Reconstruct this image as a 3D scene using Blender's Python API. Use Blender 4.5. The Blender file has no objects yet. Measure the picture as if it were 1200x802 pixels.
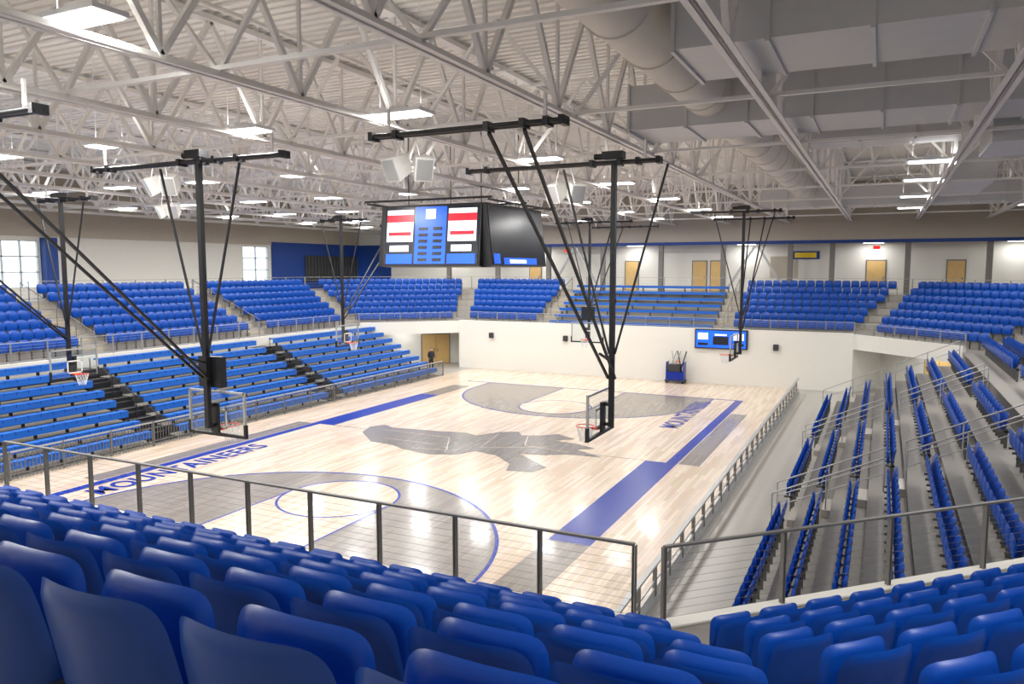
import bpy, math, random
import numpy as np
from mathutils import Vector, Matrix
random.seed(4)
scene=bpy.context.scene
COL=scene.collection
try:
    scene.view_settings.view_transform='Standard'
except Exception: pass

# ---------------------------------------------------------------- materials
def srgb(r,g,b):
    def f(c):
        c/=255.0
        return c/12.92 if c<=0.04045 else ((c+0.055)/1.055)**2.4
    return (f(r),f(g),f(b),1)
def mat(name,rgb,rough=0.5,metal=0.0,var=0.06,scale=3.0,bump=0.0,emit=0,coat=0,spec=0.5):
    m=bpy.data.materials.new(name); m.use_nodes=True
    nt=m.node_tree; b=nt.nodes['Principled BSDF']
    c=srgb(*rgb)
    tc=nt.nodes.new('ShaderNodeTexCoord'); nz=nt.nodes.new('ShaderNodeTexNoise')
    nz.inputs['Scale'].default_value=scale; nz.inputs['Detail'].default_value=3
    nt.links.new(tc.outputs['Object'],nz.inputs['Vector'])
    mx=nt.nodes.new('ShaderNodeMix'); mx.data_type='RGBA'
    mx.inputs['A'].default_value=tuple(x*(1-var) for x in c[:3])+(1,)
    mx.inputs['B'].default_value=tuple(min(1,x*(1+var)) for x in c[:3])+(1,)
    nt.links.new(nz.outputs['Fac'],mx.inputs['Factor'])
    nt.links.new(mx.outputs['Result'],b.inputs['Base Color'])
    b.inputs['Roughness'].default_value=rough; b.inputs['Metallic'].default_value=metal
    b.inputs['Specular IOR Level'].default_value=spec
    if coat: b.inputs['Coat Weight'].default_value=coat; b.inputs['Coat Roughness'].default_value=0.12
    if bump:
        bp=nt.nodes.new('ShaderNodeBump'); bp.inputs['Strength'].default_value=bump
        nt.links.new(nz.outputs['Fac'],bp.inputs['Height']); nt.links.new(bp.outputs['Normal'],b.inputs['Normal'])
    if emit:
        nt.links.new(mx.outputs['Result'],b.inputs['Emission Color']); b.inputs['Emission Strength'].default_value=emit
    return m
def plank_mat(name,c1,c2,mortar,gain,sat=.92):
    m=bpy.data.materials.new(name); m.use_nodes=True
    nt=m.node_tree; b=nt.nodes['Principled BSDF']; L=nt.links.new
    tc=nt.nodes.new('ShaderNodeTexCoord'); mp=nt.nodes.new('ShaderNodeMapping')
    mp.inputs['Rotation'].default_value=(0,0,math.pi/2)
    L(tc.outputs['Object'],mp.inputs['Vector'])
    br=nt.nodes.new('ShaderNodeTexBrick'); br.offset=0.37; br.offset_frequency=2
    br.inputs['Scale'].default_value=1.0
    br.inputs['Brick Width'].default_value=1.7; br.inputs['Row Height'].default_value=0.115
    br.inputs['Mortar Size'].default_value=0.003; br.inputs['Bias'].default_value=0.0
    br.inputs['Color1'].default_value=srgb(*c1); br.inputs['Color2'].default_value=srgb(*c2)
    br.inputs['Mortar'].default_value=srgb(*mortar)
    L(mp.outputs['Vector'],br.inputs['Vector'])
    nz=nt.nodes.new('ShaderNodeTexNoise'); nz.inputs['Scale'].default_value=1.0
    mp2=nt.nodes.new('ShaderNodeMapping'); mp2.inputs['Scale'].default_value=(14,0.8,1)
    L(tc.outputs['Object'],mp2.inputs['Vector']); L(mp2.outputs['Vector'],nz.inputs['Vector'])
    mx=nt.nodes.new('ShaderNodeMix'); mx.data_type='RGBA'; mx.blend_type='MULTIPLY'
    mx.inputs['Factor'].default_value=0.25
    L(br.outputs['Color'],mx.inputs['A']); L(nz.outputs['Color'],mx.inputs['B'])
    cr=nt.nodes.new('ShaderNodeHueSaturation'); cr.inputs['Value'].default_value=gain
    cr.inputs['Saturation'].default_value=sat
    L(mx.outputs['Result'],cr.inputs['Color'])
    L(cr.outputs['Color'],b.inputs['Base Color'])
    b.inputs['Roughness'].default_value=0.26; b.inputs['Specular IOR Level'].default_value=0.5
    b.inputs['Coat Weight'].default_value=0.25; b.inputs['Coat Roughness'].default_value=0.09
    return m
def glass_mat():
    m=bpy.data.materials.new('clear_glass'); m.use_nodes=True
    nt=m.node_tree; nt.nodes.clear(); o=nt.nodes.new('ShaderNodeOutputMaterial')
    t=nt.nodes.new('ShaderNodeBsdfTransparent'); t.inputs[0].default_value=(.93,.96,.97,1)
    g=nt.nodes.new('ShaderNodeBsdfGlossy'); g.inputs['Roughness'].default_value=0.02
    mx=nt.nodes.new('ShaderNodeMixShader'); mx.inputs[0].default_value=0.05
    nt.links.new(t.outputs[0],mx.inputs[1]); nt.links.new(g.outputs[0],mx.inputs[2]); nt.links.new(mx.outputs[0],o.inputs[0])
    return m
M={}
M['wood']=plank_mat('maple_floor',(228,205,178),(200,173,142),(172,144,116),1.0,.82)
M['court_wood2']=plank_mat('maple_inlay',(228,205,178),(200,173,142),(172,144,116),1.0,.82)
M['court_gray']=plank_mat('gray_stained_maple',(142,132,122),(124,115,106),(104,95,88),1.0)
M['logo_gray']=plank_mat('logo_gray_stain',(126,117,109),(110,102,95),(92,85,79),1.0)
M['glass']=glass_mat()
M['blue_seat']=mat('blue_seat_plastic',(7,70,162),0.33,var=0.06,scale=2)
M['blue_bench']=mat('blue_bench_plastic',(20,94,182),0.4,var=0.06)
M['court_blue']=mat('court_blue_paint',(2,40,140),0.24,spec=.3)
M['white_line']=mat('white_line_paint',(225,222,216),0.3)
M['wall']=mat('painted_wall_white',(220,217,208),0.7,var=.02)
M['wall_tan']=mat('painted_wall_tan',(180,170,154),0.7,var=.04)
M['wall_blue']=mat('painted_wall_blue',(14,58,132),0.6)
M['deck']=mat('roof_deck_white',(240,237,230),0.6,var=.03)
M['steel']=mat('white_painted_steel',(240,237,231),0.5,var=.03)
M['concrete']=mat('concrete_tread',(120,115,108),0.6,var=.1,scale=5)
M['concrete_l']=mat('concrete_polished',(164,158,148),0.35,var=.08,scale=2)
M['conc_floor']=mat('side_floor_gray',(160,156,148),0.3,var=.06)
M['gray_metal']=mat('gray_metal',(100,100,98),0.45,metal=.5)
M['rail']=mat('railing_gray_paint',(112,110,106),0.5,metal=.2)
M['rail_light']=mat('railing_light_metal',(170,170,168),0.4,metal=.4)
M['duct']=mat('galvanised_duct',(212,212,210),0.45,metal=.1,var=.05)
M['duct_round']=mat('painted_round_duct',(220,215,204),0.5)
M['black']=mat('black_powdercoat',(18,18,20),0.45)
M['dark']=mat('dark_gray',(48,48,50),0.6)
M['door']=mat('door_oak',(206,170,108),0.5,var=.12,scale=4)
M['door_frame']=mat('door_frame_gray',(120,116,110),0.5)
M['orange']=mat('rim_orange',(220,70,20),0.4)
M['net']=mat('net_white',(235,235,235),0.7)
M['screen_blue']=mat('screen_blue',(18,90,215),0.3,emit=.8,var=.25,scale=2)
M['screen_white']=mat('screen_white',(235,240,250),0.3,emit=.7)
M['screen_red']=mat('screen_red',(205,30,50),0.3,emit=.7)
M['screen_dark']=mat('screen_dark',(16,22,34),0.25,emit=.3)
M['red']=mat('sign_red',(220,30,20),0.5,emit=1.0)
M['yellow']=mat('tag_yellow',(240,205,40),0.6)
M['speaker']=mat('speaker_white',(205,203,198),0.5)
M['skin']=mat('skin',(190,140,115),0.6)
M['cloth']=mat('cloth_dark',(30,32,40),0.8)
M['lamp_body']=mat('lamp_housing_white',(235,235,235),0.4)
M['lamp_face']=mat('lamp_diffuser',(255,255,252),0.4,emit=6.0,var=0)

# ---------------------------------------------------------------- mesh builder
class MB:
    def __init__(s): s.v=[];s.f=[];s.m=[];s.sm=[];s.mats=[]
    def mi(s,k):
        if k not in s.mats: s.mats.append(k)
        return s.mats.index(k)
    def add(s,vs,fs,k,smooth=False):
        o=len(s.v); i=s.mi(k)
        s.v.extend([tuple(map(float,q)) for q in vs])
        for f in fs: s.f.append(tuple(o+j for j in f)); s.m.append(i); s.sm.append(smooth)
    def quad(s,a,b,c,d,k): s.add([a,b,c,d],[(0,1,2,3)],k)
    def poly(s,pts,z,k): s.add([(x,y,z) for x,y in pts],[tuple(range(len(pts)))],k)
    def box(s,x0,x1,y0,y1,z0,z1,k,M4=None):
        vs=[(x0,y0,z0),(x1,y0,z0),(x1,y1,z0),(x0,y1,z0),(x0,y0,z1),(x1,y0,z1),(x1,y1,z1),(x0,y1,z1)]
        if M4 is not None: vs=[tuple(M4@Vector(q)) for q in vs]
        s.add(vs,[(0,3,2,1),(4,5,6,7),(0,1,5,4),(1,2,6,5),(2,3,7,6),(3,0,4,7)],k)
    def bar(s,p,q,w,h,k):
        p=Vector(p);q=Vector(q);d=(q-p).normalized()
        up=Vector((0,0,1)) if abs(d.z)<.95 else Vector((0,1,0))
        a=d.cross(up).normalized();b=a.cross(d).normalized()
        vs=[]
        for e in (p,q):
            for i,j in ((-1,-1),(1,-1),(1,1),(-1,1)): vs.append(tuple(e+a*(i*w/2)+b*(j*h/2)))
        s.add(vs,[(0,1,2,3),(7,6,5,4),(0,4,5,1),(1,5,6,2),(2,6,7,3),(3,7,4,0)],k)
    def tube(s,p,q,r,k,n=8,r2=None):
        p=Vector(p);q=Vector(q);d=(q-p).normalized();r2=r if r2 is None else r2
        up=Vector((0,0,1)) if abs(d.z)<.95 else Vector((0,1,0))
        a=d.cross(up).normalized();b=a.cross(d).normalized();vs=[]
        for e,rr in ((p,r),(q,r2)):
            for i in range(n):
                t=2*math.pi*i/n; vs.append(tuple(e+a*(rr*math.cos(t))+b*(rr*math.sin(t))))
        s.add(vs,[(i,(i+1)%n,n+(i+1)%n,n+i) for i in range(n)],k,True)
        s.add(vs[:n],[tuple(range(n))[::-1]],k); s.add(vs[n:],[tuple(range(n))],k)
    def obj(s,name,parent=None):
        me=bpy.data.meshes.new(name); me.from_pydata(s.v,[],s.f)
        for k in s.mats: me.materials.append(M[k])
        me.polygons.foreach_set('material_index',s.m); me.polygons.foreach_set('use_smooth',s.sm)
        me.update(); o=bpy.data.objects.new(name,me); COL.objects.link(o)
        if parent: o.parent=parent
        return o
def empty(name,loc=(0,0,0)):
    e=bpy.data.objects.new(name,None); e.location=loc; e.empty_display_size=.3; COL.objects.link(e); return e

# ---------------------------------------------------------------- bowl geometry
V=[(-12.5,-18.45),(12.5,-18.45),(18.2,-12.75),(18.2,15.0),(13.3,19.9),(-12.1,19.9),(-17,15.0),(-17,-13.95)]
NS=8
T=math.tan(math.radians(22.5))
def side(i):
    a=Vector(V[i]);b=Vector(V[(i+1)%NS]);d=(b-a).normalized();n=Vector((d.y,-d.x)); return a,b,d,n
def off(i,o):
    a,b,d,n=side(i); return a+n*o-d*(o*T), b+n*o+d*(o*T), d, n
O0=1.75;TR=.86;RI=.385;NR=7;Z0=3.0
b=MB()
for i in range(NS):
    prev=0.0
    for k in range(NR):
        e=O0+TR*k+.24; z=Z0+RI*k
        p,q,_,_=off(i,prev); r,s_,_,_=off(i,e)
        b.quad((p.x,p.y,z),(r.x,r.y,z),(s_.x,s_.y,z),(q.x,q.y,z),'concrete')
        zn=z+RI if k<NR-1 else z
        if k<NR-1: b.quad((r.x,r.y,z),(s_.x,s_.y,z),(s_.x,s_.y,zn),(r.x,r.y,zn),'concrete_l')
        prev=e
    zc=Z0+RI*(NR-1)
    p,q,_,_=off(i,prev); r,s_,_,_=off(i,16)
    b.quad((p.x,p.y,zc),(r.x,r.y,zc),(s_.x,s_.y,zc),(q.x,q.y,zc),'concrete_l')
b.obj('floor_seating_bowl')
OC=O0+TR*(NR-1)+.24
ZC=Z0+RI*(NR-1)

# fascia / lower walls
b=MB()
def wallseg(b,p,q,z0,z1,k,th=.2,n=None):
    p=Vector(p[:2]);q=Vector(q[:2]);d=(q-p).normalized();n=Vector((d.y,-d.x))
    r=p+n*th;s2=q+n*th
    vs=[(p.x,p.y,z0),(q.x,q.y,z0),(s2.x,s2.y,z0),(r.x,r.y,z0),(p.x,p.y,z1),(q.x,q.y,z1),(s2.x,s2.y,z1),(r.x,r.y,z1)]
    b.add(vs,[(0,3,2,1),(4,5,6,7),(0,1,5,4),(1,2,6,5),(2,3,7,6),(3,0,4,7)],k)
for i,(zz0,zz1) in {0:(0,3.02),1:(2.3,3.02),2:(0,2.99),3:(2.45,3.3),4:(0,3.35),5:(2.45,3.3),6:(0,3.1),7:(0,3.02)}.items():
    wallseg(b,V[i],V[(i+1)%NS],zz0,zz1,'wall' if i!=2 else 'concrete')
b.obj('wall_bowl_fascia')
b=MB()
for i in (1,3,5):
    p,q,d,n=off(i,2.6); wallseg(b,(p-d*1.5)[:],(q+d*1.5)[:],0,2.98,'wall')
    a,c,_,_=side(i)
    wallseg(b,a[:],(a+n*2.6-d*.6)[:],0,2.98,'wall',.1); wallseg(b,(c+n*2.6+d*.6)[:],c[:],0,2.98,'wall',.1)
b.obj('wall_passage_recess')
def door(name,c,d,n,w,h,z=0,k='door',two=True):
    b=MB(); c=Vector(c);d=Vector(d);n=Vector(n)
    R=Matrix(((d.x,n.x,0,c.x),(d.y,n.y,0,c.y),(0,0,1,z),(0,0,0,1)))
    b.box(-w/2-.08,w/2+.08,-.06,-.005,0,h+.08,'door_frame',R)
    if two:
        b.box(-w/2,-.01,-.1,-.05,0.02,h,k,R);b.box(.01,w/2,-.1,-.05,.02,h,k,R)
        for sx in(-.12,.12): b.box(sx-.02,sx+.02,-.14,-.1,.9,1.15,'gray_metal',R)
    else:
        b.box(-w/2,w/2,-.1,-.05,.02,h,k,R); b.box(w/2-.15,w/2-.09,-.14,-.1,.95,1.08,'gray_metal',R)
    return b.obj(name)
p,q,d,n=off(5,2.6); c=p+(q-p)*.24; door('door_1',(c.x,c.y),d,n,2.0,2.15)
p,q,d,n=off(3,2.6); c=(p+q)/2; door('door_2',(c.x,c.y),d,n,1.8,2.15)

# ---------------------------------------------------------------- floor and court
b=MB(); b.box(-11,10.55,-18.4,19.9,-.1,0,'wood'); b.obj('floor_court')
b=MB(); b.box(10.55,19,-18.4,19.9,-.1,-.002,'conc_floor'); b.box(-18,-11,-18.4,19.9,-.1,-.002,'conc_floor')
b.box(-18,20,19.9,25,-.1,-.002,'conc_floor'); b.box(-18,20,-25,-18.4,-.1,-.002,'conc_floor'); b.obj('floor_perimeter')
mk=MB()
def rect(x0,x1,y0,y1,k,z=.003): mk.add([(x0,y0,z),(x1,y0,z),(x1,y1,z),(x0,y1,z)],[(0,1,2,3)],k)
def arc(cx,cy,r,w,a0,a1,k,z,n=48):
    vs=[];fs=[]
    for i in range(n+1):
        t=a0+(a1-a0)*i/n
        vs+= [(cx+(r-w/2)*math.cos(t),cy+(r-w/2)*math.sin(t),z),(cx+(r+w/2)*math.cos(t),cy+(r+w/2)*math.sin(t),z)]
    fs=[(2*i,2*i+1,2*i+3,2*i+2) for i in range(n)]
    mk.add(vs,fs,k)
for s in (-1,1):
    cy=s*12.75; yb=s*14.33
    n=40; pts=[]
    for i in range(n+1):
        t=math.pi*i/n; pts.append((6.75*math.cos(t),cy-s*6.75*math.sin(t)))
    pts=[(6.75,yb)]+pts+[(-6.75,yb)]
    mk.poly(pts if s<0 else pts[::-1],.003,'court_gray')
    arc(0,cy,6.75,.1,0,-s*math.pi,'court_blue',.006)
    for x in (-6.75,6.75): rect(x-.05,x+.05,min(cy,yb),max(cy,yb),'court_blue',.006)
    yf=s*(14.33-5.8)
    pts=[(1.83*math.cos(2*math.pi*i/40),yf+1.83*math.sin(2*math.pi*i/40)) for i in range(40)]
    rect(-1.83,1.83,min(yf,yb),max(yf,yb),'court_wood2',.006)
    mk.poly(pts,.005,'court_wood2')
    arc(0,yf,1.83,.08,0,2*math.pi,'court_blue',.008)
    for x in (-1.83,1.83): rect(x-.035,x+.035,min(yf,yb),max(yf,yb),'court_blue',.009)
    rect(-1.83,1.83,yf-.035,yf+.035,'white_line',.0095)
    rect(-8.3,8.3,yb-(.05),yb+.12,'court_blue',.006)
    xi,xo=(7.15,8.3)
    if s<0:
        rect(xi,xo,-9,0,'court_blue',.004); rect(7.15,8.3,-12.6,-9.05,'court_gray',.004)
        rect(7.9,8.3,0,14.33,'court_blue',.004); rect(8.35,9.1,0,10.5,'court_gray',.004)
    else:
        rect(-xo,-xi,0,9,'court_blue',.004); rect(-8.3,-7.15,9.05,12.6,'court_gray',.004)
        rect(-8.3,-7.9,-14.33,0,'court_blue',.004); rect(-9.1,-8.35,-10.5,0,'court_gray',.004)
rect(-7.15,7.15,-.03,.03,'court_gray',.0045)
logo=[(-5.1,-.6),(-5.5,.5),(-5.1,1.1),(-4.5,.75),(-3.65,.85),(-2.2,1.0),(-1.05,1.25),(-.4,.95),(.2,2.0),(.9,2.4),(1.3,1.8),(2.0,2.1),(2.6,2.7),(3.6,2.1),(2.9,1.5),(4.0,1.35),(4.9,.9),(4.3,.45),(5.6,-.3),(4.2,-.45),(3.5,-.9),(2.6,-1.1),(3.3,-1.7),(4.3,-2.5),(4.1,-3.3),(3.2,-3.5),(2.9,-2.6),(1.9,-1.7),(.9,-1.5),(.5,-2.3),(-.5,-2.7),(-1.84,-2.4),(-2.6,-2.0),(-3.7,-1.9)]
mk.poly(logo[::-1],.007,'logo_gray')
for (x0,y0,x1,y1) in [(-4.6,.2,-1.2,.1),(-1.2,.1,-.2,-1.8),(.3,1.7,.8,-.9),(.8,-.9,3.2,.4),(-3.6,-1.1,-1,-1.2),(1.6,1.8,2.2,.2),(2.2,.2,4.2,-.1),(-.2,-1.8,-1.6,-2.1)]:
    mk.bar((x0,y0,.0085),(x1,y1,.0085),.035,.001,'court_wood2')
mk.obj('court_marking')
def lettering(x,y):
    cu=bpy.data.curves.new('lettering','FONT'); cu.body='MOUNTAINEERS'; cu.size=1.2; cu.offset=.03; cu.align_x='CENTER'; cu.align_y='CENTER'
    cu.space_character=1.1
    o=bpy.data.objects.new('t',cu); COL.objects.link(o)
    dg=bpy.context.evaluated_depsgraph_get(); me=bpy.data.meshes.new_from_object(o.evaluated_get(dg))
    bpy.data.objects.remove(o)
    xs=[v.co.x for v in me.vertices]; w=max(xs)-min(xs)
    n=bpy.data.objects.new('court_lettering',me); COL.objects.link(n)
    me.materials.clear(); me.materials.append(M['court_blue'])
    n.scale=(7.2/w,1,1); n.rotation_euler=(0,0,math.pi/2); n.location=(x,y,.009)
lettering(-7.2,-7.9); lettering(6.5,9.6)

# ---------------------------------------------------------------- seats
def pillow(N,hw,hh,th,cy,cz,tilt,curve):
    lin=np.linspace(-1,1,N); lin=np.sign(lin)*np.abs(lin)**.7
    P=[]
    for layer in (1,-1):
        for j in lin:
            for i in lin:
                m=max(abs(i),abs(j)); 
                if m<1e-9: x=z=0
                else:
                    s=m/((abs(i)**6+abs(j)**6)**(1/6)); x=i*s; z=j*s
                t=layer*th/2*math.sqrt(max(0,1-m**8))
                X=x*hw*(1-.05*max(0,z)); Z=z*hh
                Y=cy+tilt*Z+curve*X*X+t
                P.append((X,Y,cz+Z))
    F=[];N2=N*N
    for j in range(N-1):
        for i in range(N-1):
            a=j*N+i; F.append((a,a+N,a+N+1,a+1)); F.append((N2+a,N2+a+1,N2+a+N+1,N2+a+N))
    return P,F
def seat_proto(N):
    vs=[];fs=[];ms=[];sm=[]
    for args in ((N,.25,.235,.04,0,.635,-.20,.9),(N,.232,.205,.06,.155,.615,.06,.5)):
        P,F=pillow(*args); o=len(vs); vs+=P; fs+=[tuple(o+a for a in f) for f in F]; ms+=[0]*len(F); sm+=[True]*len(F)
    def bx(x0,x1,y0,y1,z0,z1):
        o=len(vs); vs.extend([(x0,y0,z0),(x1,y0,z0),(x1,y1,z0),(x0,y1,z0),(x0,y0,z1),(x1,y0,z1),(x1,y1,z1),(x0,y1,z1)])
        for f in [(0,3,2,1),(4,5,6,7),(0,1,5,4),(1,2,6,5),(2,3,7,6),(3,0,4,7)]: fs.append(tuple(o+a for a in f)); ms.append(1); sm.append(False)
    bx(-.285,-.255,0,.08,0,.5); bx(-.285,-.255,-.02,.24,.40,.45); bx(-.27,.27,.06,.1,.38,.42)
    return np.array(vs),fs,ms,sm
PH=seat_proto(13); PL=seat_proto(5)
def seats(name,rows,proto,sp=.53):
    """rows: list of (p,q,z,facing(Vector2))"""
    pv,pf,pm,ps=proto; allv=[];allf=[];am=[];asm=[];base=0
    for p,q,z,fc in rows:
        p=Vector(p);q=Vector(q);L=(q-p).length; n=int(L/sp)
        if n<1: continue
        d=(q-p).normalized(); st=(L-n*sp)/2+sp/2
        x=Vector((fc.y,-fc.x))
        R=np.array([[x.x,x.y,0],[fc.x,fc.y,0],[0,0,1]])
        W=pv@R
        for i in range(n):
            c=p+d*(st+i*sp); allv.append(W+np.array([c.x,c.y,z])); 
            allf+= [tuple(base+a for a in f) for f in pf]; am+=pm; asm+=ps; base+=len(pv)
    A=np.concatenate(allv); me=bpy.data.meshes.new(name); me.from_pydata(A.tolist(),[],allf)
    me.materials.append(M['blue_seat']); me.materials.append(M['gray_metal'])
    me.polygons.foreach_set('material_index',am); me.polygons.foreach_set('use_smooth',asm); me.update()
    o=bpy.data.objects.new(name,me); COL.objects.link(o); return o
def bowl_rows(i,s0,s1,e0=.55,e1=.55,k0=0):
    R=[]
    for k in range(k0,NR):
        p,q,d,n=off(i,O0+TR*k); a=side(i)[0]
        lo=(p-a).dot(d)+e0; hi=(q-a).dot(d)-e1
        if s0 is not None: lo=max(lo,s0)
        if s1 is not None: hi=min(hi,s1)
        if hi-lo<.5: continue
        base=a+n*(O0+TR*k)
        R.append((base+d*lo,base+d*hi,Z0+RI*max(k,0),-n))
    return R
seats('stadium_seat_section',bowl_rows(0,12.9,None,.55,.1),PH)
seats('stadium_seat_section',bowl_rows(0,None,11.7),PL)
seats('stadium_seat_section',bowl_rows(1,None,None,.25,.55),PH)
seats('stadium_seat_section',bowl_rows(7,None,None),PL)
for s0,s1 in ((None,7.5),(8.7,16.4),(17.6,None)): seats('stadium_seat_section',bowl_rows(2,s0,s1,k0=-1),PL)
seats('stadium_seat_section',bowl_rows(3,None,None),PL)
seats('stadium_seat_section',bowl_rows(4,None,7.0),PL)
seats('stadium_seat_section',bowl_rows(4,20.0,None),PL)
seats('stadium_seat_section',bowl_rows(5,None,None),PL)
for s0,s1 in ((None,7.1),(8.3,17.6),(18.8,None)): seats('stadium_seat_section',bowl_rows(6,s0,s1),PL)
LR=[12.6+.85*k for k in range(7)]
rows=[]
for (y0,y1) in ((-14.2,-5.4),(-4.1,3.3),(4.7,13.8)):
    rows=[((x+.0,max(y0,-18.2+x-12+.2) if y0<-14 else y0),(x+.0,y1),.4*k,Vector((-1,0))) for k,x in enumerate(LR)]
    seats('stadium_seat_section',rows,PL)
b=MB()
for k,x in enumerate(LR):
    if k: b.box(x-.6,18.19,-14.4 if x<15 else -12.4,14.2,.4*(k-1),.4*k,'concrete')
for yc in (-4.75,4.0):
    for k,x in enumerate(LR):
        b.box(x-.85,x-.6,yc-.55,yc+.55,.4*k-.4,.4*k-.2,'concrete_l') if k else None
b.obj('seating_platform')
def aisle(i,s,w=1.1):
    b=MB()
    for k in range(NR-1):
        a,_,d,n=side(i); c=a+d*s+n*(O0+TR*k+.24); z=Z0+RI*k
        R=Matrix(((d.x,n.x,0,c.x),(d.y,n.y,0,c.y),(0,0,1,z),(0,0,0,1)))
        b.box(-w/2,w/2,-.3,0,0,RI/2,'concrete_l',R)
        b.box(-w/2,w/2,-.31,-.27,RI/2,RI/2+.008,'yellow',R)
    a,_,d,n=side(i); c=a+d*s
    zt=Z0+RI*(NR-1)
    p0=c+n*(O0-.3);p1=c+n*(O0+TR*(NR-1))
    b.tube((p0.x,p0.y,Z0+.95),(p1.x,p1.y,zt+.95),.022,'rail',6)
    for t in (0,.25,.5,.75,1):
        pp=p0+(p1-p0)*t; zz=Z0+(zt-Z0)*t; b.tube((pp.x,pp.y,zz-.15),(pp.x,pp.y,zz+.95),.02,'rail',6)
    b.obj('aisle_stair')
for i,s in ((0,12.3),(2,8.1),(2,17.0),(4,7.4),(4,19.6),(6,7.7),(6,18.2)): aisle(i,s)
b=MB()
for k in range(NR):
    a,_,d,n=side(4); c=a+n*(O0+TR*k-.1); z=Z0+RI*k
    x1=13.3-8.1; x0=13.3-19.1
    b.box(x0,x1,c.y-.2,c.y+.16,z+.36,z+.43,'blue_bench'); b.box(x0,x1,c.y-.2,c.y-.16,z+.26,z+.37,'blue_bench')
    xx=x0+.5
    while xx<x1: b.box(xx-.03,xx+.03,c.y-.1,c.y+.1,z,z+.36,'gray_metal'); xx+=1.5
b.obj('spectator_bench')

# ---------------------------------------------------------------- railings
def rail(name,p,q,z,h=.9,sp=1.2,fine=False,k='rail',wires=5):
    b=MB(); p=Vector(p);q=Vector(q);L=(q-p).length;d=(q-p)/L;n=max(1,round(L/sp))
    for i in range(n+1):
        c=p+d*(L*i/n); R=Matrix(((d.x,-d.y,0,c.x),(d.y,d.x,0,c.y),(0,0,1,z),(0,0,0,1)))
        b.box(-.022,-.010,-.03,.03,0,h,k,R); b.box(.010,.022,-.03,.03,0,h,k,R)
    R=Matrix(((d.x,-d.y,0,p.x),(d.y,d.x,0,p.y),(0,0,1,z),(0,0,0,1)))
    b.box(0,L,-.028,.028,h-.008,h+.018,k,R)
    if fine:
        w=.0013
        for j in range(0,9): b.box(0,L,-w,w,.08+(h-.1)*j/9-w,.08+(h-.1)*j/9+w,'rail',R)
    else:
        b.box(0,L,-.012,.012,.08,.11,k,R)
        for j in range(1,wires+1):
            zz=.1+(h-.1)*j/(wires+1); b.box(0,L,-.005,.005,zz-.004,zz+.004,k,R)
    return b.obj(name)
def vin(i,o=.1):
    p,q,d,n=off(i,o); return p,q
p,q=vin(0); rail('guard_railing',p+Vector((13.2,0)),q-Vector((.25,0)),3.0,.9,1.2,True)
rail('guard_railing',p,p+Vector((11.2,0)),3.0,.9,1.2)
p,q=vin(1); rail('guard_railing',p+(q-p).normalized()*.1,q,3.0,.9,1.5,True)
for i,z in ((3,3.28),(4,3.33),(5,3.28),(6,3.08),(7,3.0)):
    p,q=vin(i); rail('guard_railing',p,q,z,.62 if i in(3,4,5) else .85,1.5,k='rail_light')
for i in (2,3,4,5,6):
    p,q,d,n=off(i,OC+.15); rail('concourse_railing',p,q,ZC,1.0,2.0,k='rail_light',wires=3)
b=MB()
for y in (-5.35,-4.15,3.4,4.6,14.1):
    for (x0,x1) in ((12.2,14.9),(15.4,18.0)):
        z0=.4*max(0,(x0-12.2)/.85); z1=.4*(x1-12.2)/.85
        b.tube((x0,y,z0+.9),(x1,y,z1+.9),.022,'rail_light',6); b.tube((x0,y,z0+.5),(x1,y,z1+.5),.015,'rail_light',6)
        for t in (0,.5,1): b.tube((x0+(x1-x0)*t,y,z0+(z1-z0)*t),(x0+(x1-x0)*t,y,z0+(z1-z0)*t+.9),.02,'rail_light',6)
b.obj('aisle_handrail')
b=MB()
b.box(10.56,10.7,-15,18.4,0,.12,'rail_light')
y=-15
while y<18.5:
    b.box(10.58,10.66,y-.03,y+.03,.12,.82,'rail'); y+=1.2
b.box(10.56,10.68,-15,18.4,.8,.85,'rail_light'); b.box(10.605,10.635,-15,18.4,.42,.46,'rail_light')
b.box(10.60,10.64,-15,18.4,.12,.3,'rail_light')
b.obj('courtside_barrier')

# ---------------------------------------------------------------- left telescopic bleachers
BX=[-11.45-.70*k for k in range(8)]
b=MB()
secs=[(-13.7,-6.0),(-4.7,4.7),(6.0,15.6)]
for (y0,y1) in secs:
    for k,x in enumerate(BX):
        z=.08+.36*k
        b.box(x-.58,x+.1,y0,y1,z-.03,z,'concrete_l')
        b.box(x-.19,x+.16,y0,y1,z+.36,z+.42,'blue_bench')
        b.box(x+.11,x+.16,y0,y1,z+.16,z+.37,'blue_bench')
        if k<7: b.box(x-.62,x-.57,y0,y1,z-.03,z+.36,'dark')
        yy=y0+.4
        while yy<y1: b.box(x-.05,x+.05,yy-.04,yy+.04,z,z+.36,'black'); yy+=1.2
        yy=y0+.45
        while yy<y1: b.box(x-.19,x+.165,yy-.008,yy+.008,z+.30,z+.423,'court_blue'); yy+=.46
for yc in (-5.35,5.35):
    for k,x in enumerate(BX):
        z=.08+.36*k
        b.box(x-.58,x+.12,yc-.55,yc+.55,max(.0,z-.3),z,'black'); 
        if k: b.box(x+.12,x+.42,yc-.5,yc+.5,z-.36,z-.14,'black')
        b.box(x+.09,x+.12,yc-.55,yc+.55,z,z+.006,'rail_light')
    for t in range(4):
        x=BX[2*t]-.2; z=.08+.72*t; b.tube((x,yc,z),(x,yc,z+.9),.02,'black',6)
        if t<3: b.tube((x,yc,z+.9),(x-.7,yc,z+1.25),.02,'black',6)
b.obj('telescopic_bleacher')
b=MB()
y=-13.6
while y<15.7:
    b.box(-10.96,-10.94,y-.008,y+.008,.0,.92,'rail'); y+=.13
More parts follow.
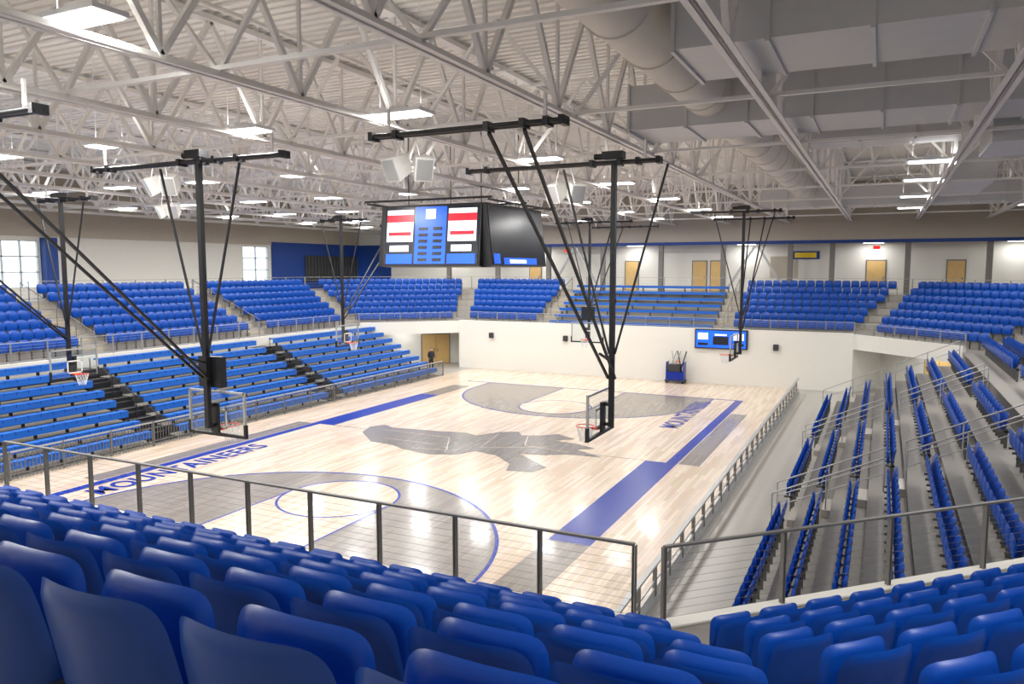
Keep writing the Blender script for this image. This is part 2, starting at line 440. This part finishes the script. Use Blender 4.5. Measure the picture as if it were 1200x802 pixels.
for y in [-13.6+1.835*i for i in range(17)]: b.box(-10.98,-10.92,y-.025,y+.025,0,.98,'rail')
b.box(-10.98,-10.92,-13.6,15.76,.92,.97,'rail_light'); b.box(-10.97,-10.93,-13.6,15.76,.05,.09,'rail')
b.obj('picket_fence')

# ---------------------------------------------------------------- outer walls
XL,XR,YN,YF,ZT=-28,29.5,-31,29.5,12.6
def wall_with_holes(name,axis,pos,a0,a1,z0,z1,holes,k,th=.3,out=1):
    b=MB(); edges=sorted({a0,a1}|{h[0] for h in holes}|{h[1] for h in holes})
    def bx(u0,u1,za,zb):
        lo,hi=(pos,pos+th*out) if out>0 else (pos-th,pos)
        if axis=='x': b.box(lo,hi,u0,u1,za,zb,k)
        else: b.box(u0,u1,lo,hi,za,zb,k)
    for u0,u1 in zip(edges[:-1],edges[1:]):
        hs=sorted([h for h in holes if h[0]<=u0+1e-6 and h[1]>=u1-1e-6],key=lambda h:h[2]); z=z0
        for h in hs:
            if h[2]>z: bx(u0,u1,z,h[2])
            z=h[3]
        if z<z1: bx(u0,u1,z,z1)
    return b.obj(name)
WIN=[(-12,-8.2,5.9,8.5),(-7.8,-4,5.9,8.5),(-3.6,.4,5.9,8.5),(15.6,18.2,6.0,8.6)]
wall_with_holes('wall_left','x',XL,YN,YF,0,ZT,WIN,'wall',out=-1)
for j,(y0,y1,z0,z1) in enumerate(WIN):
    b=MB()
    n=4 if y1-y0>3 else 2
    for t in range(n+1):
        y=y0+(y1-y0)*t/n; b.box(XL-.15,XL-.02,y-.035,y+.035,z0,z1,'rail_light')
    for t in range(4):
        z=z0+(z1-z0)*t/3; b.box(XL-.15,XL-.02,y0,y1,z-.035,z+.035,'rail_light')
    b.box(XL-.1,XL-.09,y0,y1,z0,z1,'glass')
    b.obj('window_%d'%(j+1))
wall_with_holes('wall_right','x',XR,YN,YF,0,ZT,[],'wall_tan')
wall_with_holes('wall_far','y',YF,XL,XR,0,ZT,[],'wall')
wall_with_holes('wall_near','y',YN,XL,XR,0,ZT,[],'wall',out=-1)
b=MB()
b.box(-22,XR,27.5,27.8,8.65,ZT,'wall_tan'); b.box(-22,XR,27.8,YF,8.65,8.75,'wall'); b.obj('wall_bulkhead_far')
b=MB(); b.box(-22,XR,27.44,27.5,8.6,8.82,'wall_blue'); b.obj('trim_1')
b=MB(); b.box(26.6,26.9,-20,27.5,8.65,ZT,'wall_tan'); b.box(26.9,XR,-20,27.5,8.65,8.75,'wall'); b.obj('wall_bulkhead_right')
b=MB(); b.box(XL,XL+.06,YN,YF,8.75,ZT,'wall_tan'); b.obj('wall_bulkhead_left')
b=MB(); b.box(XL,XL+.08,18.5,YF,5.31,9.0,'wall_blue'); b.box(XL,-24.5,YF-.08,YF,5.31,9.0,'wall_blue'); b.box(XL,XL+.5,.5,1.2,5.3,8.7,'wall_blue'); b.obj('wall_accent_blue')
b=MB(); b.box(XL+.08,XL+.16,22.2,29,5.9,8.0,'dark')
for t in range(18): b.box(XL+.16,XL+.2,22.2+t*.4,22.24+t*.4,5.9,8,'gray_metal')
b.obj('wall_grille')
b=MB(); b.box(-24.6,-24.5,2,10,5.31,6.1,'wall'); b.obj('wall_concourse_low')
for j,X in enumerate([-17.5,-13,-8.6,-4.2,.2,4.6,7.1+1.9,11.6,16,20.4]):
    b=MB(); b.box(X-.16,X+.16,27.55,27.87,ZC,8.66,'door_frame'); b.obj('column')
for j,Y in enumerate([22,16,10,4,-2,-8]):
    b=MB(); b.box(26.6,26.9,Y-.16,Y+.16,ZC,8.66,'door_frame'); b.obj('column')
b=MB()
for (x0,x1) in ((4.9,6.7),(8.7,6.9),(-8.3,-6.5),(-4.5,-6.3)):
    b.bar((x0,27.65,ZC+.2),(x1,27.65,8.5),.14,.14,'rail_light')
b.obj('diagonal_brace')
nd=3
for X in (2.6,3.9,14.2,-2.5,-10.5,18.8):
    door('door_%d'%nd,(X,YF),(1,0),(0,1),.95 if X<14 or X>15 else 1.1,2.15,ZC,two=False); nd+=1
b=MB(); b.box(8.9,10.7,YF-.06,YF-.01,7.6,8.15,'wall_blue'); b.box(9.1,10.5,YF-.08,YF-.06,7.7,8.05,'yellow'); b.obj('wall_banner')
for X,Z in ((14.2,7.8),(-7,7.8)):
    b=MB(); b.box(X-.2,X+.2,27.38,27.43,8.2,8.4,'red'); b.obj('exit_sign')
b=MB(); b.box(7.5,9.3,YF-.05,YF,6.3,7.8,'wall_tan'); b.obj('wall_notice_panel')

# ---------------------------------------------------------------- ceiling
b=MB(); b.box(XL-.3,XR+.3,YN-.3,YF+.3,ZT,ZT+.2,'deck')
y=YN+.2
while y<YF: b.box(XL,XR,y,y+.16,ZT-.05,ZT,'deck'); y+=.32
b.obj('ceiling')
TX=[1.2+3.8*n for n in range(-7,8)]
zb,zt=10.0,12.35
for X in TX:
    if X>XR-1: continue
    b=MB()
    b.box(X-.13,X-.02,YN,YF,zb,zb+.02,'steel'); b.box(X+.02,X+.13,YN,YF,zb,zb+.02,'steel')
    b.box(X-.035,X-.015,YN,YF,zb,zb+.13,'steel');b.box(X+.015,X+.035,YN,YF,zb,zb+.13,'steel')
    b.box(X-.13,X+.13,YN,YF,zt,zt+.12,'steel')
    y=YN+.5;j=0
    while y<YF-1.2:
        if j%2==0: b.bar((X,y,zb+.1),(X,y+1.5,zt),.1,.1,'steel')
        else: b.bar((X,y,zt),(X,y+1.5,zb+.1),.1,.1,'steel')
        if j%2==0: b.bar((X,y,zb+.1),(X,y,zt),.06,.06,'steel')
        y+=1.5;j+=1
    b.obj('roof_truss')
b=MB()
y=YN+2
ys=[]
while y<YF-1: ys.append(y); y+=5.8
for j,y in enumerate(ys):
    b.box(XL,XR,y-.05,y+.05,zb+.13,zb+.2,'steel'); b.box(XL,XR,y-.04,y+.04,zt-.08,zt,'steel')
    for X0,X1 in zip(TX[:-1],TX[1:]):
        if X1>XR: continue
        xm=(X0+X1)/2
        b.bar((X0,y,zb+.1),(xm,y,zt),.075,.075,'steel'); b.bar((X1,y,zb+.1),(xm,y,zt),.075,.075,'steel')
b.obj('roof_cross_bracing')
b=MB()
for y in (-22,-15.5,-8.8,-1.5,6,13.5,20): b.tube((XL+.1,y,12.0),(26.5,y,12.0),.035,'steel',6)
for x in (-20,-8,3,14): b.tube((x,YN+.1,11.95),(x,27.4,11.95),.05,'steel',6)
b.obj('sprinkler_pipe')
b=MB(); b.tube((10.8,-26,11.1),(10.8,18.5,11.1),.57,'duct_round',24)
for j in range(22): b.tube((10.8,-25+2*j,11.1),(10.8,-24.93+2*j,11.1),.6,'duct_round',24)
b.obj('round_duct')
def hang(b,x,y,z): b.bar((x,y,z),(x,y,ZT-.06),.02,.02,'steel')
def rduct(x0,x1,y0,y1,z0,z1):
    b=MB(); b.box(x0,x1,y0,y1,z0,z1,'duct'); x=x0
    while x<=x1: b.box(x-.03,x+.03,y0-.05,y1+.05,z0-.05,z1+.05,'duct'); hang(b,x,y0-.03,z1);hang(b,x,y1+.03,z1); x+=1.4
    b.obj('rectangular_duct')
rduct(11.6,26,-14.6,-12.4,10.35,11.7)
rduct(8.9,26,-8.2,-6.0,10.35,11.4)
rduct(12.5,26,-2.5,-1.2,10.6,11.3)
rduct(8.5,26,16.5,18,10.2,11.2)
b=MB(); b.box(16.8,19.4,-5.6,-2.8,9.9,11.4,'duct'); b.box(16.8,18.2,6,13,10.2,11.2,'duct')
for x in (17,19.2):
    for y in (-5.4,-3): hang(b,x,y,11.4)
for x in (17,18):
    for y in (6.2,12.8): hang(b,x,y,11.2)
b.obj('air_handling_unit')

# ---------------------------------------------------------------- light fixtures
def lamp(x,y,z=10.1,w=1.2,d=.5,P=265,UP=9):
    e=empty('high_bay_light',(x,y,z))
    b=MB(); b.box(-w/2-.05,w/2+.05,-d/2-.05,d/2+.05,.03,.1,'lamp_body'); b.box(-w/2,w/2,-d/2,d/2,.0,.03,'lamp_face')
    b.box(-.2,.2,-.1,.1,.1,.2,'lamp_body')
    for sx in (-.5,.5): b.tube((sx,0,.1),(sx,0,12.54-z),.01,'steel',5)
    b.obj('housing',e)
    l=bpy.data.lights.new('lamp','AREA'); l.shape='RECTANGLE'; l.size=w; l.size_y=d; l.energy=P; l.color=(1,.99,.975)
    o=bpy.data.objects.new('lamp',l); COL.objects.link(o); o.parent=e; o.location=(0,0,-.02)
    l=bpy.data.lights.new('ceiling_fill_light','AREA'); l.shape='RECTANGLE'; l.size=w; l.size_y=d; l.energy=UP; l.color=(1,.99,.975)  # added upward fill that brightens the roof deck and trusses
    o=bpy.data.objects.new('ceiling_fill_light',l); COL.objects.link(o); o.parent=e; o.location=(0,0,.22); o.rotation_euler=(math.pi,0,0)
for x in (-21.4,-16.9,-12.4,-7.9,-3.35,1.3,5.6,15.8,21.1):
    for y in (-27,-19.7,-13.2,-6.1,.95,8,15.1,21.6):  # first row, unseen behind the camera, is added to light the near seats
        yy=y+3.6 if x>15 else y
        if yy>24: continue
        if x>15 and abs(yy+2.5)<1.5: yy=-.7
        if x>15 and -20<yy<-5 and x<20: continue
        if x==5.6 and y==-19.7: lamp(4.7,-19.5,10.35,1.1,.45); continue
        lamp(x,yy)
for x in (-18,-10,-2,6,14,22):  # added lamps that keep the far concourse recess from going dark
    e=empty('concourse_fill_light',(x,28.6,8.6)); b=MB(); b.box(-.6,.6,-.1,.1,0,.05,'lamp_face'); b.obj('housing',e)
    l=bpy.data.lights.new('lamp','AREA'); l.shape='RECTANGLE'; l.size=1.2; l.size_y=.2; l.energy=45
    o=bpy.data.objects.new('lamp',l); COL.objects.link(o); o.parent=e; o.location=(0,0,-.02)
for i in (3,5):  # added lamps that lighten the dark corner passages and their doors
    p,q,d,n=off(i,1.4); c=(p+q)/2
    e=empty('passage_fill_light',(c.x,c.y,2.9)); b=MB(); b.box(-.5,.5,-.15,.15,0,.06,'lamp_face'); b.obj('housing',e)
    l=bpy.data.lights.new('lamp','AREA'); l.shape='RECTANGLE'; l.size=1.0; l.size_y=.3; l.energy=45
    o=bpy.data.objects.new('lamp',l); COL.objects.link(o); o.parent=e; o.location=(0,0,-.02)

# ---------------------------------------------------------------- basketball backstops
def hoop(x,y,face,rear,clock=False,pad='black',fr0=(-2,2),fr1=None):
    e=empty('basketball_backstop',(x,y,0)); f=Vector(face); r=Vector(rear)
    d=Vector((f.y,-f.x)); fr1=fr1 or fr0
    R=Matrix(((d.x,f.x,0,0),(d.y,f.y,0,0),(0,0,1,0),(0,0,0,1)))
    b=MB()
    b.box(-.9,.9,-.015,.015,2.92,3.97,'glass',R); b.obj('backboard_glass',e)
    b=MB(); fr='rail_light'
    b.box(-.93,.93,-.03,.03,3.94,3.99,fr,R)
    for sx in (-1,1): b.box(sx*.915-.025,sx*.915+.025,-.03,.03,2.9,3.99,fr,R)
    b.box(-.94,.94,-.04,.04,2.86,2.93,pad,R)
    for sx in (-1,1): b.box(sx*.93-.03,sx*.93+.03,-.045,.045,2.86,3.2,pad,R)
    for (a0,a1,z0,z1) in ((-.3,.3,3.5,3.55),(-.3,.3,3.06,3.11),(-.3,-.25,3.06,3.55),(.25,.3,3.06,3.55)): b.box(a0,a1,.016,.02,z0,z1,'white_line',R)
    b.box(-.12,.12,-.1,-.03,2.95,3.7,'black',R)
    b.obj('backboard_frame',e)
    b=MB(); n=24
    for i in range(n):
        t0=2*math.pi*i/n;t1=2*math.pi*(i+1)/n
        p=R@Vector((.228*math.cos(t0),.4+.228*math.sin(t0),3.05)); q=R@Vector((.228*math.cos(t1),.4+.228*math.sin(t1),3.05))
        b.tube(p,q,.012,'orange',6)
    b.box(-.1,.1,.02,.19,3.0,3.06,'orange',R); b.obj('rim',e)
    b=MB()
    for i in range(12):
        for sg in (1,-1):
            pr=None
            for j in range(4):
                t=2*math.pi*(i+sg*j*.5)/12; rr=.225-.035*j
                c=R@Vector((rr*math.cos(t),.4+rr*math.sin(t),3.04-.13*j))
                if pr is not None: b.tube(pr,c,.006,'net',4)
                pr=c
    b.obj('net',e)
    b=MB(); m=-f*.28
    b.box(m.x-.06,m.x+.06,m.y-.06,m.y+.06,3.1,9.5,'black')
    for z in (3.15,3.65): b.bar((m.x,m.y,z),(0,0,z),.08,.08,'black')
    for sx in (-1,1):
        b.bar((m.x+sx*1.3,m.y,9.4),(m.x+sx*.07,m.y,4.9),.045,.045,'black')
        b.bar((m.x+sx*.35-.2,m.y+r.y*5.4,9.4),(m.x+sx*.09,m.y,4.3),.055,.055,'black')
    b.bar((m.x,m.y,4.7),(m.x,m.y+r.y*.9,5.0),.05,.05,'black')
    for yo,(x0,x1) in ((0,fr0),(r.y*5.4,fr1)):
        for w in (-.085,.085):
            b.tube((m.x+x0,m.y+yo+w,9.5),(m.x+x1,m.y+yo+w,9.5),.045,'black',8)
        for sx in (x0+.06,x0+.6,-.55,.15,.6,1.3,x1-.06):
            if x0<=sx<=x1: b.box(m.x+sx-.05,m.x+sx+.05,m.y+yo-.14,m.y+yo+.14,9.42,9.58,'black')
        for sx in (x0+.4,x1-.4): b.bar((m.x+sx,m.y+yo,9.5),(m.x+sx,m.y+yo,10.0),.05,.05,'steel')
    b.box(m.x-.25,m.x+.25,m.y-.2,m.y+.1,9.58,9.75,'black')
    b.tube((m.x-.5,m.y+.0,9.66),(m.x-.25,m.y,9.66),.07,'black',8)
    b.obj('mast_frame',e)
    if clock:
        b=MB(); b.box(-.36,.36,-.2,.0,4.1,4.85,'black',R); b.box(-.3,.3,0,.01,4.2,4.75,'screen_dark',R); b.obj('shot_clock',e)
    return e
hoop(0,-13.1,(0,1),(0,-1),True,fr0=(-3.7,2.7),fr1=(-2.6,2.6))
hoop(0,13.1,(0,-1),(0,1),True,fr0=(-2,2.4))
hoop(-12.5,-8.3,(1,0),(0,-1),fr0=(-1.2,1.9)); hoop(-10.9,5.9,(1,0),(0,1),fr0=(-1.3,1.8))
hoop(8.5,-8.9,(-1,0),(0,-1),fr0=(-4.0,1.15),fr1=(-3.1,.95)); hoop(8.7,8.7,(-1,0),(0,1),fr0=(-2.4,1.6))

# ---------------------------------------------------------------- scoreboard
e=empty('center_scoreboard',(-.45,.2,0))
cfgA=[(-.16,.16,-.46,.46,'screen_blue'),(-.46,-.18,-.1,.42,'screen_white'),(.18,.46,-.1,.42,'screen_white'),(-.44,-.2,.0,.06,'screen_red'),(.2,.44,.0,.06,'screen_red'),
 (-.46,-.18,.22,.34,'screen_red'),(.18,.46,.22,.34,'screen_red'),(-.46,-.18,-.46,-.3,'screen_blue'),(.18,.46,-.46,-.3,'screen_blue')]
for j in range(6):
    z=-.42+.1*j; cfgA+=[(-.12,-.03,z,z+.05,'screen_dark'),(.03,.12,z,z+.05,'screen_dark')]
cfgA+=[(-.05,.05,.26,.42,'screen_white'),(-.42,-.22,-.26,-.16,'screen_white'),(.22,.42,-.26,-.16,'screen_white')]
cfgB=[(-.3,.3,-.47,-.36,'screen_blue'),(-.2,.1,-.45,-.39,'screen_white'),(-.46,-.36,-.46,-.3,'screen_blue')]
def face2(name,w,h,tilt,ang,dist,zc,cfg):
    R=Matrix.Rotation(ang,4,'Z')@Matrix.Translation((0,-dist,zc))@Matrix.Rotation(tilt,4,'X')
    b=MB(); b.box(-w/2,w/2,0,.35,-h/2,h/2,'black',R); b.box(-w/2+.08,w/2-.08,-.02,0,-h/2+.08,h/2-.08,'screen_dark',R)
    for i,(x0,x1,z0,z1,k) in enumerate(cfg): b.box(x0*w,x1*w,-.03-.001*i,-.02,z0*h,z1*h,k,R)
    b.obj(name,e)
face2('screen_near',4.2,2.3,math.radians(-6),0,2.6,8.2,cfgA)
face2('screen_right',4.9,2.3,math.radians(-6),math.pi/2,2.35,8.2,cfgB)
face2('screen_far',4.2,2.3,math.radians(-6),math.pi,2.6,8.2,cfgA)
face2('screen_left',4.9,2.3,math.radians(-6),-math.pi/2,2.35,8.2,cfgB)
b=MB()
b.box(-2,2,-2.2,2.2,9.1,9.2,'black')
for sx in (-2.6,2.6):
    b.tube((sx,-2.9,9.4),(sx,2.9,9.4),.04,'black',8)
for sy in (-2.9,0,2.9): b.tube((-2.7,sy,9.48),(2.7,sy,9.48),.04,'black',8)
for sx in (-1.6,1.6):
    for sy in (-1.6,1.6): b.tube((sx,sy,9.2),(sx,sy,12.54),.02,'black',5)
b.obj('hanging_frame',e)

def speaker(x,y,z,s=1.0,a=0):
    e=empty('loudspeaker_cluster',(x,y,z)); b=MB()
    for j,dx in enumerate((-.3,.34)):
        R=Matrix.Rotation(a+(-.5 if j==0 else .5),4,'Z')@Matrix.Rotation(math.radians(25),4,'X')
        vs=[(dx-.26*s,-.3,-.33*s),(dx+.26*s,-.3,-.33*s),(dx+.16*s,.3,-.25*s),(dx-.16*s,.3,-.25*s),(dx-.26*s,-.3,.33*s),(dx+.26*s,-.3,.33*s),(dx+.16*s,.3,.25*s),(dx-.16*s,.3,.25*s)]
        vs=[tuple(R@Vector(q)) for q in vs]
        b.add(vs,[(0,3,2,1),(4,5,6,7),(0,1,5,4),(1,2,6,5),(2,3,7,6),(3,0,4,7)],'speaker')
        g=[tuple(R@Vector(q)) for q in ((dx-.22*s,-.31,-.29*s),(dx+.22*s,-.31,-.29*s),(dx+.22*s,-.31,.29*s),(dx-.22*s,-.31,.29*s))]
        b.add(g,[(0,1,2,3)],'rail_light')
        b.tube((dx,0,.2),(dx*.6,0,10.1-z),.02,'steel',5)
    b.obj('cabinets',e)
speaker(4.5,-11.3,9.4,.85,.3); speaker(-4,-11.2,9.4,.8,0); speaker(5.6,-4.2,9.4,.9,.3); speaker(-12,-4.3,9.4,.8,0); speaker(-5.5,9,9.4,.9,0)

b=MB(); b.box(4.5,7.6,19.72,19.895,2.15,3.32,'black'); b.box(4.58,7.52,19.70,19.72,2.22,3.25,'screen_blue')
for j,(x0,x1,z0,z1,k) in enumerate([(4.7,5.3,2.7,3.1,'screen_white'),(6.8,7.4,2.7,3.1,'screen_white'),(5.6,6.5,2.4,2.9,'screen_dark'),(5.7,6.4,2.95,3.05,'screen_white'),(4.7,5.3,2.35,2.5,'screen_dark'),(6.8,7.4,2.35,2.5,'screen_dark')]):
    b.box(x0,x1,19.69,19.70,z0,z1,k)
b.obj('wall_video_display')
for x in (-9.5,-4,9.2):
    b=MB(); b.box(x-.14,x+.14,19.7,19.895,2.2,2.55,'dark'); b.obj('wall_speaker')
b=MB()
b.box(2.9,4.1,18.9,19.6,.12,.2,'dark')
for sx in (3.0,4.0):
    for sy in (19.0,19.5): b.tube((sx,sy-.03,.08),(sx,sy+.03,.08),.08,'black',10)
b.box(2.95,3.0,18.95,19.55,.2,1.3,'court_blue'); b.box(4.0,4.05,18.95,19.55,.2,1.3,'court_blue')
b.box(3.0,4.0,18.95,19.55,.2,.7,'court_blue'); b.box(3.1,3.8,19.0,19.5,.7,1.15,'dark')
for sx,tx in ((3.1,3.5),(3.3,3.75),(3.5,3.2),(3.8,4.1),(3.9,3.55)): b.tube((sx,19.1,.7),(tx,19.4,1.95),.035,'rail_light' if sx<3.6 else 'black',6)
b.tube((3.6,19.2,1.3),(3.6,19.2,1.35),.12,'orange',10)
b.obj('equipment_cart')

# ---------------------------------------------------------------- person near fence
def person(x,y,rot):
    J=[(0,0,.95),(0,0,1.15),(0,0,1.38),(0,0,1.5),(0,.01,1.6),(0,.01,1.74),
       (.19,0,1.42),(.24,.02,1.15),(.2,.18,.98),(-.19,0,1.42),(-.24,.02,1.15),(-.2,.16,.98),
       (.1,0,.88),(.11,.02,.5),(.11,-.02,.1),(.11,.14,.04),(-.1,0,.88),(-.12,.0,.5),(-.13,-.03,.1),(-.13,.13,.04)]
    E=[(0,1),(1,2),(2,3),(3,4),(4,5),(2,6),(6,7),(7,8),(2,9),(9,10),(10,11),(0,12),(12,13),(13,14),(14,15),(0,16),(16,17),(17,18),(18,19)]
    Rr=[.15,.15,.16,.06,.095,.085,.07,.05,.035,.07,.05,.035,.1,.07,.05,.04,.1,.07,.05,.04]
    me=bpy.data.meshes.new('standing_person'); me.from_pydata(J,E,[]); o=bpy.data.objects.new('standing_person',me); COL.objects.link(o)
    o.modifiers.new('skin','SKIN')
    bpy.context.view_layer.update()
    if me.skin_vertices:
        for i,s in enumerate(me.skin_vertices[0].data): s.radius=(Rr[i],Rr[i]*.75); s.use_root=(i==0)
    o.modifiers.new('sub','SUBSURF').levels=1
    o.location=(x,y,0); o.rotation_euler=(0,0,rot)
    dg=bpy.context.evaluated_depsgraph_get(); m2=bpy.data.meshes.new_from_object(o.evaluated_get(dg))
    o.modifiers.clear(); o.data=m2; m2.materials.clear(); m2.materials.append(M['cloth']); m2.materials.append(M['skin'])
    for p in m2.polygons:
        c=p.center; p.use_smooth=True
        if c.z>1.5 and not (c.z>1.68): p.material_index=1
        if c.z<1.02 and abs(c.x)>.15 and c.y>.1 and c.z>.85: p.material_index=1
    return o
person(-12.2,16.3,-2.0)

# ---------------------------------------------------------------- world and camera
w=bpy.data.worlds.new('World'); scene.world=w; w.use_nodes=True
bg=w.node_tree.nodes['Background']; bg.inputs[0].default_value=(.85,.93,1,1); bg.inputs[1].default_value=3.0
cam=bpy.data.cameras.new('camera'); co=bpy.data.objects.new('camera',cam); COL.objects.link(co)
co.location=(14.676,-26.595,6.995); co.rotation_euler=(math.pi/2-.097,0,.453)
cam.sensor_width=36; cam.lens=891.4/1200*36; cam.clip_start=.05; cam.clip_end=300
scene.camera=co
